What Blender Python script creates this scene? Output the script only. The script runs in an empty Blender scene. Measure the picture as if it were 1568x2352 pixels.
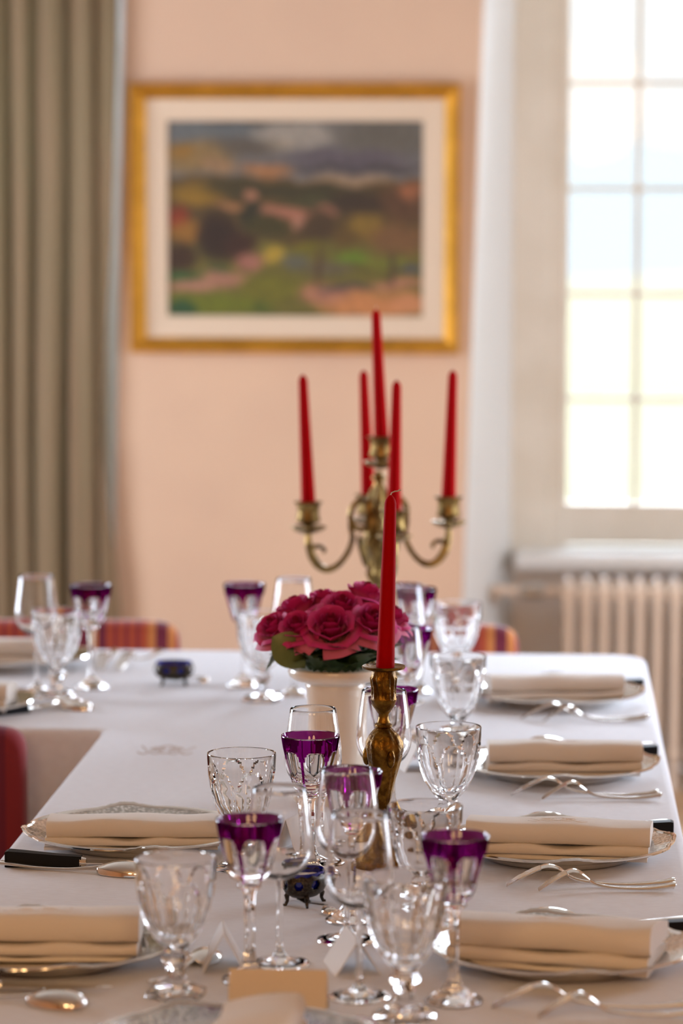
import bpy, bmesh, math, random
from mathutils import Vector, Matrix, noise
PI = math.pi
sc = bpy.context.scene
col = sc.collection

# ------------------------------------------------------------------ camera
cd = bpy.data.cameras.new('camera')
cam = bpy.data.objects.new('camera', cd); col.objects.link(cam)
cd.sensor_fit = 'HORIZONTAL'; cd.sensor_width = 24.0; cd.lens = 7450.0 / 1568 * 24
cd.clip_start = .05; cd.clip_end = 400
cam.matrix_world = Matrix(((0.99807471, -0.00798477, 0.06150711, 0.0),
                           (0.06199426, 0.09812424, -0.99324133, 0.0),
                           (0.00189546, 0.99514214, 0.09843034, 1.61),
                           (0, 0, 0, 1)))
cd.dof.use_dof = True; cd.dof.focus_distance = 4.13; cd.dof.aperture_fstop = 3.5; cd.dof.aperture_blades = 0
sc.camera = cam

# ------------------------------------------------------------------ sky, daylight, exposure
W = bpy.data.worlds.new('world'); sc.world = W; W.use_nodes = True
bg = W.node_tree.nodes['Background']
bg.inputs['Color'].default_value = (.98, 1.0, 1.01, 1); bg.inputs['Strength'].default_value = 1.0


def area(name, loc, rot, sx, sy, power, colr, portal=False):
    l = bpy.data.lights.new(name, 'AREA'); l.shape = 'RECTANGLE'; l.size = sx; l.size_y = sy
    l.energy = power; l.color = colr
    if portal: l.cycles.is_portal = True
    o = bpy.data.objects.new(name, l); col.objects.link(o); o.location = loc; o.rotation_euler = rot
    return o


DAY = (.80, .92, 1.10)
# portals in the two windows of the back wall (they only guide the sampling of the sky)
area('window_portal', (.43, 9.16, 1.6), (-PI / 2, 0, 0), .95, 1.95, 1, DAY, True)
area('window_portal', (-1.75, 9.16, 1.6), (-PI / 2, 0, 0), .95, 1.95, 1, DAY, True)
# daylight behind the windows of the two side walls
area('daylight_right', (2.13, 6.05, 1.35), (0, PI / 2, 0), 1.7, 1.6, 88, DAY)
area('daylight_left', (-3.43, 6.6, 1.35), (0, -PI / 2, 0), 1.7, 1.6, 126, DAY)
# added light panels above the view, brightening the reveals of the back windows
for wx, dx, pw in ((.43, 0, 900), (-3.1, -1.35, 560)):
    area('sky_fill_panel', (wx, 11.3, 4.0), (Vector((dx, 2.3, 2.4)).to_track_quat('Z', 'Y').to_euler()), 2.4, 1.6, pw, DAY)
# added low panel, out of view, lifting the far table and silver glints
area('sky_fill_panel', (-.5, 20.0, 5.9), (Vector((0, 11, 4.3)).to_track_quat('Z', 'Y').to_euler()), 9, 2.6, 1100, DAY)
# hazy sun from behind the house, on the garden
sl = bpy.data.lights.new('sun', 'SUN'); sl.energy = 6.2; sl.angle = .1; sl.color = (1, .97, .90)
so = bpy.data.objects.new('sun', sl); col.objects.link(so); so.rotation_euler = Vector((0, -.62, .78)).to_track_quat('Z', 'Y').to_euler()
# warm lamps of the room, behind the camera
for lx, lz in ((-.95, 2.2), (.24, 2.10)):
    l = bpy.data.lights.new('warm_lamp', 'POINT'); l.energy = 34; l.color = (1.0, .62, .3); l.shadow_soft_size = .32
    o = bpy.data.objects.new('warm_lamp', l); col.objects.link(o); o.location = (lx, .6, lz)

sc.view_settings.view_transform = 'Standard'; sc.view_settings.look = 'None'
sc.view_settings.gamma = 1.0; sc.view_settings.use_curve_mapping = False
sc.view_settings.exposure = 0.30
cy = sc.cycles
cy.use_denoising = True
cy.max_bounces = 16; cy.transmission_bounces = 16; cy.glossy_bounces = 6; cy.diffuse_bounces = 4
cy.transparent_max_bounces = 16; cy.sample_clamp_indirect = 8.0; cy.blur_glossy = .5

# ------------------------------------------------------------------ materials
MATS = {}


def mat(name, color, rough=.5, metal=0.0, **k):
    m = bpy.data.materials.new(name); m.use_nodes = True
    b = m.node_tree.nodes['Principled BSDF']
    b.inputs['Base Color'].default_value = (*color, 1); b.inputs['Roughness'].default_value = rough
    b.inputs['Metallic'].default_value = metal
    for kk, v in k.items(): b.inputs[kk.replace('_', ' ')].default_value = v
    MATS[name] = m
    return m


def nt(m): return m.node_tree.nodes, m.node_tree.links


def var(m, c2, scale=8, amt=.5, detail=4, coord='Object', stretch=(1, 1, 1), lo=.4, hi=.6):
    """mottle the base colour towards c2 with noise"""
    n, l = nt(m); b = n['Principled BSDF']
    tc = n.new('ShaderNodeTexCoord'); mp = n.new('ShaderNodeMapping'); mp.inputs['Scale'].default_value = stretch
    nz = n.new('ShaderNodeTexNoise'); nz.inputs['Scale'].default_value = scale; nz.inputs['Detail'].default_value = detail
    rp = n.new('ShaderNodeValToRGB'); c1 = tuple(b.inputs['Base Color'].default_value)
    rp.color_ramp.elements[0].position = lo; rp.color_ramp.elements[1].position = hi
    rp.color_ramp.elements[0].color = c1
    rp.color_ramp.elements[1].color = (*[c1[i] * (1 - amt) + c2[i] * amt for i in range(3)], 1)
    l.new(tc.outputs[coord], mp.inputs['Vector']); l.new(mp.outputs[0], nz.inputs['Vector'])
    l.new(nz.outputs['Fac'], rp.inputs['Fac']); l.new(rp.outputs['Color'], b.inputs['Base Color'])
    return m


def bump(m, scale, strength, dist=.001, kind='noise', stretch=(1, 1, 1), detail=3):
    n, l = nt(m); b = n['Principled BSDF']
    tc = n.new('ShaderNodeTexCoord'); mp = n.new('ShaderNodeMapping'); mp.inputs['Scale'].default_value = stretch
    if kind == 'noise':
        t = n.new('ShaderNodeTexNoise'); t.inputs['Detail'].default_value = detail; out = t.outputs['Fac']
    else:
        t = n.new('ShaderNodeTexVoronoi'); out = t.outputs['Distance']
    t.inputs['Scale'].default_value = scale
    bp = n.new('ShaderNodeBump'); bp.inputs['Strength'].default_value = strength; bp.inputs['Distance'].default_value = dist
    l.new(tc.outputs['Object'], mp.inputs['Vector']); l.new(mp.outputs[0], t.inputs['Vector'])
    l.new(out, bp.inputs['Height']); l.new(bp.outputs['Normal'], b.inputs['Normal'])
    return m


def glass(name, color, ior=1.5):
    m = bpy.data.materials.new(name); m.use_nodes = True
    n, l = nt(m); n.remove(n['Principled BSDF'])
    g = n.new('ShaderNodeBsdfGlass'); g.inputs['Color'].default_value = (*color, 1)
    g.inputs['Roughness'].default_value = 0.0; g.inputs['IOR'].default_value = ior
    l.new(g.outputs[0], n['Material Output'].inputs['Surface'])
    MATS[name] = m
    return m


def thin_glass(name, tint=(.97, .98, .98)):
    m = bpy.data.materials.new(name); m.use_nodes = True
    n, l = nt(m); n.remove(n['Principled BSDF'])
    t = n.new('ShaderNodeBsdfTransparent'); t.inputs['Color'].default_value = (*tint, 1)
    g = n.new('ShaderNodeBsdfGlossy'); g.inputs['Roughness'].default_value = .02
    f = n.new('ShaderNodeFresnel'); f.inputs['IOR'].default_value = 1.3
    mx = n.new('ShaderNodeMixShader')
    l.new(f.outputs[0], mx.inputs[0]); l.new(t.outputs[0], mx.inputs[1]); l.new(g.outputs[0], mx.inputs[2])
    l.new(mx.outputs[0], n['Material Output'].inputs['Surface'])
    MATS[name] = m
    return m


M = MATS
bump(var(mat('salmon_plaster', (.64, .43, .29), .85), (.585, .385, .265), 2.2, .7), 30, .15, .002)
bump(mat('white_plaster', (.80, .79, .76), .85), 25, .15, .002)
var(mat('cream_paint', (.80, .73, .62), .45), (.70, .62, .50), 6, .5)
var(mat('radiator_paint', (.78, .62, .48), .35), (.70, .55, .42), 7, .4)
mat('ceiling_paint', (.45, .41, .36), .9)
var(mat('oak', (.56, .36, .20), .35), (.44, .26, .13), 3, .8, 6, stretch=(1, 12, 12))
mat('floor_base', (.10, .06, .035), .8)
bump(var(mat('linen', (.82, .83, .87), .8), (.785, .785, .82), 60, .8, 3, stretch=(1, 3, 1)), 160, .25, .0012, stretch=(1, 3.2, 1))
bump(mat('napkin_linen', (.84, .78, .71), .85), 700, .2, .0006)
mat('embroidery', (.86, .80, .75), .45)
mat('embroidery_grey', (.60, .53, .50), .8)
bump(mat('silver', (.80, .77, .72), .13, 1.0), 90, .03, .001)
mat('silver_polished', (.83, .80, .75), .10, 1.0)
var(mat('silver_antique', (.085, .072, .058), .40, 1.0), (.025, .02, .018), 300, .8, 3)
mat('black_resin', (.004, .004, .006), .5, Specular_IOR_Level=.2)
var(mat('bronze', (.32, .21, .07), .36, 1.0), (.10, .06, .02), 60, .9, 5)
bump(MATS['bronze'], 130, .5, .0015)
var(mat('gilt_brass', (.27, .14, .022), .36, 1.0), (.08, .036, .006), 70, .9, 5)
bump(MATS['gilt_brass'], 170, .8, .002)
mat('candle_wax', (.40, .0006, .002), .6, Specular_IOR_Level=.04)
mat('wick', (.55, .5, .42), .9)
mat('porcelain', (.90, .80, .67), .22, Coat_Weight=.4)
var(mat('leaf_green', (.022, .055, .012), .4), (.05, .085, .02), 20, .8)
var(mat('leaf_pale', (.20, .23, .07), .45), (.13, .17, .045), 20, .8)
mat('stem_green', (.03, .07, .015), .5)
mat('salt_white', (.9, .86, .82), .7)
mat('cobalt', (.004, .008, .30), .06, Coat_Weight=.5)
mat('card', (.76, .64, .49), .8)
mat('card_white', (.85, .83, .81), .8)
mat('ink', (.12, .09, .08), .8)
var(mat('gold_leaf', (.66, .34, .045), .45, .85), (.50, .25, .03), 14, .8)
mat('passe_partout', (.64, .49, .35), .85)
var(mat('taupe_fabric', (.23, .142, .078), .9), (.19, .135, .07), 5, .6, stretch=(6, 6, .4))
mat('dark_wood', (.11, .05, .025), .4)
var(mat('lawn', (.42, .44, .34), .9), (.47, .47, .38), .3, .6)
mat('far_hill', (.30, .36, .42), .9)
mat('foliage', (.16, .24, .10), .9)
mat('steel_valve', (.5, .48, .45), .3, 1.0)

glass('crystal', (1, 1, 1), 1.52)
glass('wine_glass', (1, 1, 1), 1.48)
glass('purple_glass', (.24, .005, .19), 1.52)
thin_glass('window_pane')

# translucent part of the curtain cloth
_m = M['taupe_fabric']; _n, _l = nt(_m)
_t = _n.new('ShaderNodeBsdfTranslucent'); _t.inputs['Color'].default_value = (.34, .30, .16, 1)
_x = _n.new('ShaderNodeMixShader'); _x.inputs[0].default_value = .12
_l.new(_n['Principled BSDF'].outputs[0], _x.inputs[1]); _l.new(_t.outputs[0], _x.inputs[2])
_l.new(_x.outputs[0], _n['Material Output'].inputs['Surface'])

# ornate rim: relief of small scrolls, oxidised in the hollows
_m = mat('silver_ornate', (.70, .67, .62), .16, 1.0); _n, _l = nt(_m); _b = _n['Principled BSDF']
_tc = _n.new('ShaderNodeTexCoord'); _v = _n.new('ShaderNodeTexVoronoi'); _v.inputs['Scale'].default_value = 210
_r = _n.new('ShaderNodeValToRGB'); _r.color_ramp.elements[0].position = .18; _r.color_ramp.elements[1].position = .62
_r.color_ramp.elements[0].color = (.86, .84, .80, 1); _r.color_ramp.elements[1].color = (.42, .40, .37, 1)
_bp = _n.new('ShaderNodeBump'); _bp.inputs['Strength'].default_value = .22; _bp.inputs['Distance'].default_value = -.0010
_l.new(_tc.outputs['Object'], _v.inputs['Vector']); _l.new(_v.outputs['Distance'], _r.inputs['Fac'])
_l.new(_r.outputs['Color'], _b.inputs['Base Color']); _l.new(_v.outputs['Distance'], _bp.inputs['Height'])
_l.new(_bp.outputs['Normal'], _b.inputs['Normal'])

# striped upholstery, stripes run vertically
_m = mat('striped_fabric', (.3, .03, .03), .85, Sheen_Weight=.3); _n, _l = nt(_m); _b = _n['Principled BSDF']
_tc = _n.new('ShaderNodeTexCoord'); _sx = _n.new('ShaderNodeSeparateXYZ'); _ma = _n.new('ShaderNodeMath'); _ma.operation = 'MULTIPLY'
_ma.inputs[1].default_value = 4.6; _ad = _n.new('ShaderNodeMath'); _ad.operation = 'ADD'; _ad.inputs[1].default_value = 10.08
_fr = _n.new('ShaderNodeMath'); _fr.operation = 'FRACT'
_r = _n.new('ShaderNodeValToRGB'); _r.color_ramp.interpolation = 'CONSTANT'
RED, ORG, BRK, CRM = (.24, .014, .022, 1), (.58, .20, .045, 1), (.42, .06, .016, 1), (.16, .008, .03, 1)
_st = [(0, RED), (.10, ORG), (.17, CRM), (.28, ORG), (.35, BRK), (.42, RED), (.46, BRK), (.52, RED), (.56, BRK), (.62, RED), (.66, BRK), (.72, CRM), (.80, ORG), (.835, CRM), (.95, RED)]
for _i, (_p, _c) in enumerate(_st):
    _e = _r.color_ramp.elements[_i] if _i < 2 else _r.color_ramp.elements.new(_p)
    _e.position = _p; _e.color = _c
_l.new(_tc.outputs['Object'], _sx.inputs[0]); _l.new(_sx.outputs['X'], _ma.inputs[0]); _l.new(_ma.outputs[0], _ad.inputs[0])
_l.new(_ad.outputs[0], _fr.inputs[0]); _l.new(_fr.outputs[0], _r.inputs['Fac']); _l.new(_r.outputs['Color'], _b.inputs['Base Color'])


def attr_mat(name, rough, back=None):
    """base colour from the mesh's own colour attribute; back = colour of the reverse of a petal"""
    m = mat(name, (1, 1, 1), rough); n, l = nt(m); b = n['Principled BSDF']
    a = n.new('ShaderNodeVertexColor'); a.layer_name = 'col'
    if back:
        g = n.new('ShaderNodeNewGeometry'); mx = n.new('ShaderNodeMixRGB'); mx.inputs['Color2'].default_value = (*back, 1)
        l.new(g.outputs['Backfacing'], mx.inputs['Fac']); l.new(a.outputs['Color'], mx.inputs['Color1'])
        l.new(mx.outputs['Color'], b.inputs['Base Color'])
    else:
        l.new(a.outputs['Color'], b.inputs['Base Color'])
    return m


attr_mat('oil_paint', .55)
attr_mat('petal', .6)


# ------------------------------------------------------------------ mesh helpers
class MB:
    def __init__(self): self.v = []; self.f = []; self.c = None

    def add(self, vs, fs):
        b = len(self.v); self.v += [tuple(p) for p in vs]; self.f += [tuple(i + b for i in f) for f in fs]
        return self

    def grid(self, fn, nu, nv, cu=False, skip=None):
        """fn(i, j) -> point; i in 0..nu, j in 0..nv; cu closes i"""
        mu = nu if cu else nu + 1
        vs = [fn(i, j) for j in range(nv + 1) for i in range(mu)]
        fs = []
        for j in range(nv):
            for i in range(nu):
                if skip and skip(i, j): continue
                i2 = (i + 1) % mu
                fs.append((j * mu + i, j * mu + i2, (j + 1) * mu + i2, (j + 1) * mu + i))
        return self.add(vs, fs)

    def lathe(self, prof, n=48, o=(0, 0, 0), rf=None):
        """prof: [(r, z)...]; rf(theta, j, r) may change the radius"""
        rows = []; base = len(self.v)
        for j, (r, z) in enumerate(prof):
            if r < 1e-6: rows.append([len(self.v)]); self.v.append((o[0], o[1], o[2] + z)); continue
            row = []
            for i in range(n):
                t = 2 * PI * i / n; rr = rf(t, j, r) if rf else r
                row.append(len(self.v)); self.v.append((o[0] + rr * math.cos(t), o[1] + rr * math.sin(t), o[2] + z))
            rows.append(row)
        for a, b in zip(rows, rows[1:]):
            if len(a) == 1 and len(b) == 1: continue
            for i in range(n):
                k = (i + 1) % n
                if len(a) == 1: self.f.append((a[0], b[k], b[i]))
                elif len(b) == 1: self.f.append((a[i], a[k], b[0]))
                else: self.f.append((a[i], a[k], b[k], b[i]))
        return self

    def tube(self, pts, rad, n=8, caps=True, flat=1.0):
        """tube through pts; rad one number or one per point"""
        pts = [Vector(p) for p in pts]; m = len(pts)
        rs = rad if isinstance(rad, (list, tuple)) else [rad] * m
        up = None; b0 = len(self.v)
        for k in range(m):
            t = (pts[min(k + 1, m - 1)] - pts[max(k - 1, 0)]).normalized()
            if up is None:
                up = Vector((0, 0, 1)) if abs(t.z) < .9 else Vector((0, 1, 0))
            s = t.cross(up).normalized(); up = s.cross(t).normalized()
            for i in range(n):
                a = 2 * PI * i / n
                self.v.append(tuple(pts[k] + s * math.cos(a) * rs[k] + up * math.sin(a) * rs[k] * flat))
        for k in range(m - 1):
            for i in range(n):
                j = (i + 1) % n; a = b0 + k * n
                self.f.append((a + i, a + j, a + n + j, a + n + i))
        if caps:
            self.f.append(tuple(b0 + i for i in reversed(range(n))))
            self.f.append(tuple(b0 + (m - 1) * n + i for i in range(n)))
        return self

    def box(self, c, s, bevel=0.0, seg=2, rot=None):
        bm = bmesh.new(); bmesh.ops.create_cube(bm, size=1)
        for v in bm.verts: v.co = Vector((v.co.x * s[0], v.co.y * s[1], v.co.z * s[2]))
        if bevel: bmesh.ops.bevel(bm, geom=bm.edges[:] + bm.verts[:], offset=bevel, segments=seg, profile=.5, affect='EDGES')
        bm.verts.index_update()
        mt = Matrix.Translation(Vector(c)) @ (rot if rot else Matrix.Identity(4))
        self.add([mt @ v.co for v in bm.verts], [tuple(v.index for v in f.verts) for f in bm.faces]); bm.free()
        return self

    def hull(self, lo, hi):
        """prism between two rings of the same length"""
        n = len(lo)
        return self.add(list(lo) + list(hi), [tuple(reversed(range(n))), tuple(range(n, 2 * n))] +
                        [(i, (i + 1) % n, n + (i + 1) % n, n + i) for i in range(n)])

    def xf(self, mt):
        self.v = [tuple(mt @ Vector(p)) for p in self.v]; return self

    def build(self, name, m, parent=None, loc=(0, 0, 0), angle=35, smooth=True, fix=True):
        me = bpy.data.meshes.new(name); me.from_pydata(self.v, [], self.f); me.validate()
        if fix:
            bm = bmesh.new(); bm.from_mesh(me); bmesh.ops.recalc_face_normals(bm, faces=bm.faces[:]); bm.to_mesh(me); bm.free()
        if smooth:
            me.polygons.foreach_set('use_smooth', [True] * len(me.polygons)); me.set_sharp_from_angle(angle=math.radians(angle))
        if self.c:
            a = me.color_attributes.new('col', 'FLOAT_COLOR', 'POINT')
            for i, c in enumerate(self.c): a.data[i].color = (*c, 1)
        if m: me.materials.append(M[m])
        o = bpy.data.objects.new(name, me); col.objects.link(o); o.location = loc
        if parent: o.parent = parent
        return o


def empty(name, loc=(0, 0, 0), rz=0.0):
    o = bpy.data.objects.new(name, None); col.objects.link(o); o.location = loc; o.rotation_euler = (0, 0, rz)
    o.empty_display_size = .05
    return o


def tag(o, label=None, cat=None, group=None, kind=None):
    for k, v in (('label', label), ('category', cat), ('group', group), ('kind', kind)):
        if v: o[k] = v
    return o


def copy_tree(o, parent=None):
    c = o.copy(); col.objects.link(c)
    if parent: c.parent = parent
    for ch in list(o.children): copy_tree(ch, c)
    return c


def place(proto, i, loc, rz, label, name=None):
    o = proto if i == 0 else copy_tree(proto)
    o.location = loc; o.rotation_euler = (0, 0, rz); o['label'] = label
    return o


def lerp(pts, z):
    """piecewise linear y over sorted x"""
    if z <= pts[0][0]: return pts[0][1]
    for (a, b), (c, d) in zip(pts, pts[1:]):
        if z <= c: return b + (d - b) * (z - a) / (c - a)
    return pts[-1][1]


def smooth_prof(pts, n):
    """Catmull-Rom through 2-D or 3-D points"""
    P = [Vector(p) for p in pts]; out = []
    for i in range(len(P) - 1):
        p0 = P[max(i - 1, 0)]; p1 = P[i]; p2 = P[i + 1]; p3 = P[min(i + 2, len(P) - 1)]
        for k in range(n):
            t = k / n
            out.append(.5 * ((2 * p1) + (p2 - p0) * t + (2 * p0 - 5 * p1 + 4 * p2 - p3) * t * t + (3 * p1 - p0 - 3 * p2 + p3) * t ** 3))
    out.append(P[-1]); return out


T = .75          # height of the tablecloth
YB = 8.45        # room side of the back wall
XR, XL, YF, ZC = 2.0, -3.3, -1.6, 3.0

# ------------------------------------------------------------------ the room
fl = MB().box((-.65, 3.82, -.05), (5.6, 11.0, .06)).build('floor', 'floor_base', smooth=False); tag(fl, kind='structure')
pl = MB().box((0, 0, 0), (1.19, .137, .022), .002, 1)
pmesh = None
for r in range(26):
    for c in range(3):
        x = -.95 + c * 1.2 + (.6 if r % 2 else 0)
        if x > 1.45: continue
        if pmesh is None:
            po = pl.build('plank', 'oak', fl, smooth=False); pmesh = po.data
        else:
            po = bpy.data.objects.new('plank', pmesh); col.objects.link(po); po.parent = fl
        po.location = (x, 5.4 + r * .14, -.011)
rest = MB()
for (x0, x1, y0, y1) in ((-3.3, 2.0, -1.6, 5.33), (-3.3, -1.55, 5.33, 9.0)):
    rest.box(((x0 + x1) / 2, (y0 + y1) / 2, -.011), (x1 - x0, y1 - y0, .022))
rest.build('boards', 'oak', fl, smooth=False)
ce = MB().box((-.65, 3.7, ZC + .05), (5.7, 11.2, .1)).build('ceiling', 'ceiling_paint', smooth=False); tag(ce, kind='structure')


def prism_xy(mb, ring, z0, z1):
    return mb.hull([(x, y, z0) for x, y in ring], [(x, y, z1) for x, y in ring])


wb = MB()
# the pier with the painting: its edges lean a little, as old walls do; the plan widens towards the outside
lo = [(-1.135, YB), (-.222, YB), (-.13, 9.25), (-1.22, 9.25)]
hi = [(-1.072, YB), (-.140, YB), (-.10, 9.25), (-1.19, 9.25)]
wb.hull([(x, y, 0) for x, y in lo], [(x, y, ZC) for x, y in hi])
prism_xy(wb, [(-3.3, YB), (-2.42, YB), (-2.25, 9.25), (-3.3, 9.25)], 0, ZC)
prism_xy(wb, [(1.10, YB), (2.0, YB), (2.0, 9.25), (.93, 9.25)], 0, ZC)
for x0, x1 in ((-.30, 1.2), (-2.5, -1.0)):
    wb.box(((x0 + x1) / 2, (YB + 9.25) / 2 + .005, 2.8), (x1 - x0, .78, .4))
w_back = wb.build('wall_back', 'salmon_plaster', smooth=False); tag(w_back, kind='structure')
wf = MB().box((-.65, YF - .1, ZC / 2), (5.7, .2, ZC)).build('wall_front', 'salmon_plaster', smooth=False); tag(wf, kind='structure')


def side_wall(name, x, y0, y1, win, sgn):
    """a side wall with a window opening in it and glazing bars in the opening"""
    mb = MB(); t = .3; xc = x + sgn * t / 2; (wy0, wy1, wz0, wz1) = win
    mb.box((xc, (y0 + wy0) / 2, ZC / 2), (t, wy0 - y0, ZC)); mb.box((xc, (wy1 + y1) / 2, ZC / 2), (t, y1 - wy1, ZC))
    mb.box((xc, (wy0 + wy1) / 2, wz0 / 2), (t, wy1 - wy0, wz0)); mb.box((xc, (wy0 + wy1) / 2, (wz1 + ZC) / 2), (t, wy1 - wy0, ZC - wz1))
    return tag(mb.build(name, 'salmon_plaster', smooth=False), kind='structure')


side_wall('wall_right', XR, YF, 9.25, (5.25, 6.85, .5, 2.2), 1)
side_wall('wall_left', XL, YF, 9.25, (5.8, 7.4, .5, 2.2), -1)
for nm, x, y0 in (('window_3', XR + .06, 5.25), ('window_4', XL - .06, 5.8)):
    mb = MB()
    for yy in (y0 + .03, y0 + .8, y0 + 1.57): mb.box((x, yy, 1.35), (.05, .06, 1.7))
    for zz in (.53, 2.17): mb.box((x, y0 + .8, zz), (.052, 1.6, .06))
    wo = tag(mb.build(nm, 'cream_paint', smooth=False), kind='structure')
    for yy in (y0 + .415, y0 + 1.185):
        MB().box((x, yy, 1.35), (.03, .025, 1.62)).build('glazing_bar', 'cream_paint', wo, smooth=False)
    for k in range(1, 5):
        MB().box((x, y0 + .8, .53 + k * .328), (.028, 1.55, .025)).build('glazing_bar', 'cream_paint', wo, smooth=False)


def back_window(name, xl, lean):
    """tall casement in its splayed white reveal; xl is the left edge of its casing"""
    wd = .93; yw = 9.02; z0, z1 = .60, 2.6
    mb = MB()
    # casing and sash
    mb.box((xl - .02, yw + .09, 1.6), (.11, .16, 2.02), .006); mb.box((xl + wd + .02, yw + .09, 1.6), (.11, .16, 2.02), .006)
    mb.box((xl + wd / 2, yw + .09, 2.57), (wd, .16, .06), .006)
    mb.box((xl + .055, yw + .06, 1.6), (.06, .055, 1.98), .006); mb.box((xl + wd - .055, yw + .06, 1.6), (.06, .055, 1.98), .006)
    mb.box((xl + wd / 2, yw + .061, .685), (wd - .165, .053, .115), .004); mb.box((xl + wd / 2, yw + .061, 2.53), (wd - .165, .053, .06), .004)
    w = tag(mb.build(name, 'cream_paint', smooth=False), kind='structure')
    # reveals
    for s in (0, 1):
        rv = MB()
        if s == 0:
            a = [(xl - .188, YB + .004), (xl - .03, yw + .17), (xl - .06, yw + .17), (xl - .215, YB + .03)]
        else:
            a = [(xl + wd + .188, YB + .004), (xl + wd + .03, yw + .17), (xl + wd + .06, yw + .17), (xl + wd + .215, YB + .03)]
        ln = lean * 1.0
        rv.hull([(x - ln * .35 if k in (0, 3) else x, y, .0) for k, (x, y) in enumerate(a)],
                [(x + ln * .65 if k in (0, 3) else x, y, 2.6) for k, (x, y) in enumerate(a)])
        rv.build('reveal', 'white_plaster', w, smooth=False)
    MB().box((xl + wd / 2, (YB + 9.2) / 2, 2.605), (wd + .36, .74, .02)).build('reveal', 'white_plaster', w, smooth=False)
    MB().box((xl + wd / 2 - .01, 8.99, .598), (wd + .10, .26, .045), .012).build('sill', 'white_plaster', w, smooth=False)
    MB().box((xl + wd / 2, 9.10, .29), (wd + .3, .10, .58)).build('niche_panel', 'cream_wall', w, smooth=False)
    xs = [xl + .085 + k * .19 for k in range(5)]; xs[-1] = xl + wd - .085
    zs = [.742, 1.035, 1.328, 1.618, 1.909, 2.20, 2.51]
    for x in xs[1:-1]:
        MB().box((x, yw + .06, 1.63), (.017, .03, 1.78), .003, 1).build('glazing_bar', 'cream_paint', w, smooth=False)
    for z in zs[1:-1]:
        MB().box((xl + wd / 2, yw + .06, z), (wd - .17, .026, .015), .003, 1).build('glazing_bar', 'cream_paint', w, smooth=False)
    for i in range(4):
        for j in range(6):
            MB().box(((xs[i] + xs[i + 1]) / 2, yw + .066, (zs[j] + zs[j + 1]) / 2), (xs[i + 1] - xs[i] - .012, .003, zs[j + 1] - zs[j] - .012)).build('pane', 'window_pane', w, smooth=False)
    return w


var(mat('cream_wall', (.90, .80, .71), .8), (.84, .73, .64), 3, .6)
back_window('window_1', -.015, .06)
back_window('window_2', -2.21, .04)

# outside: lawn, far slope, trees
lw = MB().grid(lambda i, j: (-60 + i * 12, 9.6 + j * j * 1.1, -.9 + .25 * math.sin(i * 1.7 + j)), 10, 10).build('ground', 'lawn'); tag(lw, kind='structure')
hl = MB().grid(lambda i, j: (-70 + i * 4, 95 + j * 8, -2 + j * (1.1 + .35 * math.sin(i * .7) + .25 * math.sin(i * 1.9))), 40, 5).build('hill', 'far_hill', fix=False); tag(hl, kind='structure')

# ------------------------------------------------------------------ radiator in the window niche
rad = empty('radiator', (.45, 8.76, 0)); tag(rad, 'cream cast iron column radiator standing under the window', 'radiator')
sec = None
for k in range(16):
    x = .075 + k * .048 - .45
    if sec is None:
        mb = MB()
        for y in (-.06, 0, .06):
            mb.tube([(0, y, .09), (0, y, .14), (0, y, .30), (0, y, .46), (0, y, .515), (0, y * .9, .545), (0, y * .8, .562)], [.013, .014, .0135, .0135, .016, .018, .008], 10)
        mb.tube([(0, -.072, .10), (0, .072, .10)], [.018, .018], 10); mb.tube([(0, -.075, .53), (0, 0, .535), (0, .075, .53)], [.0195, .0205, .0195], 12)
        for y in (-.06, .06): mb.tube([(0, y, .09), (0, y, .04), (0, y, 0)], [.012, .012, .017], 8)
        sec = mb.build('section', 'radiator_paint', rad)
        sec.location = (x, 0, 0)
    else:
        s2 = sec.copy(); col.objects.link(s2); s2.parent = rad; s2.location = (x, 0, 0)
MB().tube([(-.40, 0, .53), (.36, 0, .53)], .013, 10).build('hub_pipe', 'radiator_paint', rad)
MB().tube([(-.40, 0, .53), (-.47, 0, .53), (-.53, .0, .53), (-.575, .0, .535)], [.012, .012, .012, .012], 10).build('feed_pipe', 'radiator_paint', rad)
MB().tube([(-.44, 0, .53), (-.45, 0, .53), (-.50, 0, .53), (-.51, 0, .53)], [.013, .021, .021, .013], 12).build('valve', 'steel_valve', rad)
MB().tube([(-.575, 0, .535), (-.575, .05, .50), (-.575, .25, .50)], .012, 10).build('feed_pipe', 'radiator_paint', rad)

# ------------------------------------------------------------------ curtain
cu = empty('curtain', (-1.6, 8.41, 0)); tag(cu, 'taupe floor length curtain hanging in folds at the left of the painting', 'curtain')
cm = MB(); NU, NV = 220, 40


def cur(i, j):
    z = 2.93 - 2.9 * j / NV; u = i / NU
    xe = lerp([(.0, -1.105), (.5, -1.112), (.75, -1.128), (1.0, -1.143), (1.5, -1.125), (2.1, -1.113), (2.93, -1.10)], z)
    x = -2.2 + (xe + 2.2) * u
    ph = x * 2 * PI / .074 + 3.4 * noise.noise((x * 4.5, z * .55, 2)) + 1.2 * math.sin(x * 9)
    am = 1 + .9 * noise.noise((x * 9, z * .6, 8))
    y = .022 * am * math.sin(ph) + .010 * math.sin(ph * 1.9 + z * 1.1) + .012 * math.sin(x * 13 + z * .8)
    if u > .93: y += .02 * (u - .93) / .07
    return (x + 1.6 + .010 * math.cos(ph), y, z)


cm.grid(cur, NU, NV); cm.build('fabric', 'taupe_fabric', cu, angle=80, fix=False)
MB().tube([(-.8, 0, 2.95), (.55, 0, 2.95)], .014, 10).build('curtain_rod', 'bronze', cu)

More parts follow.
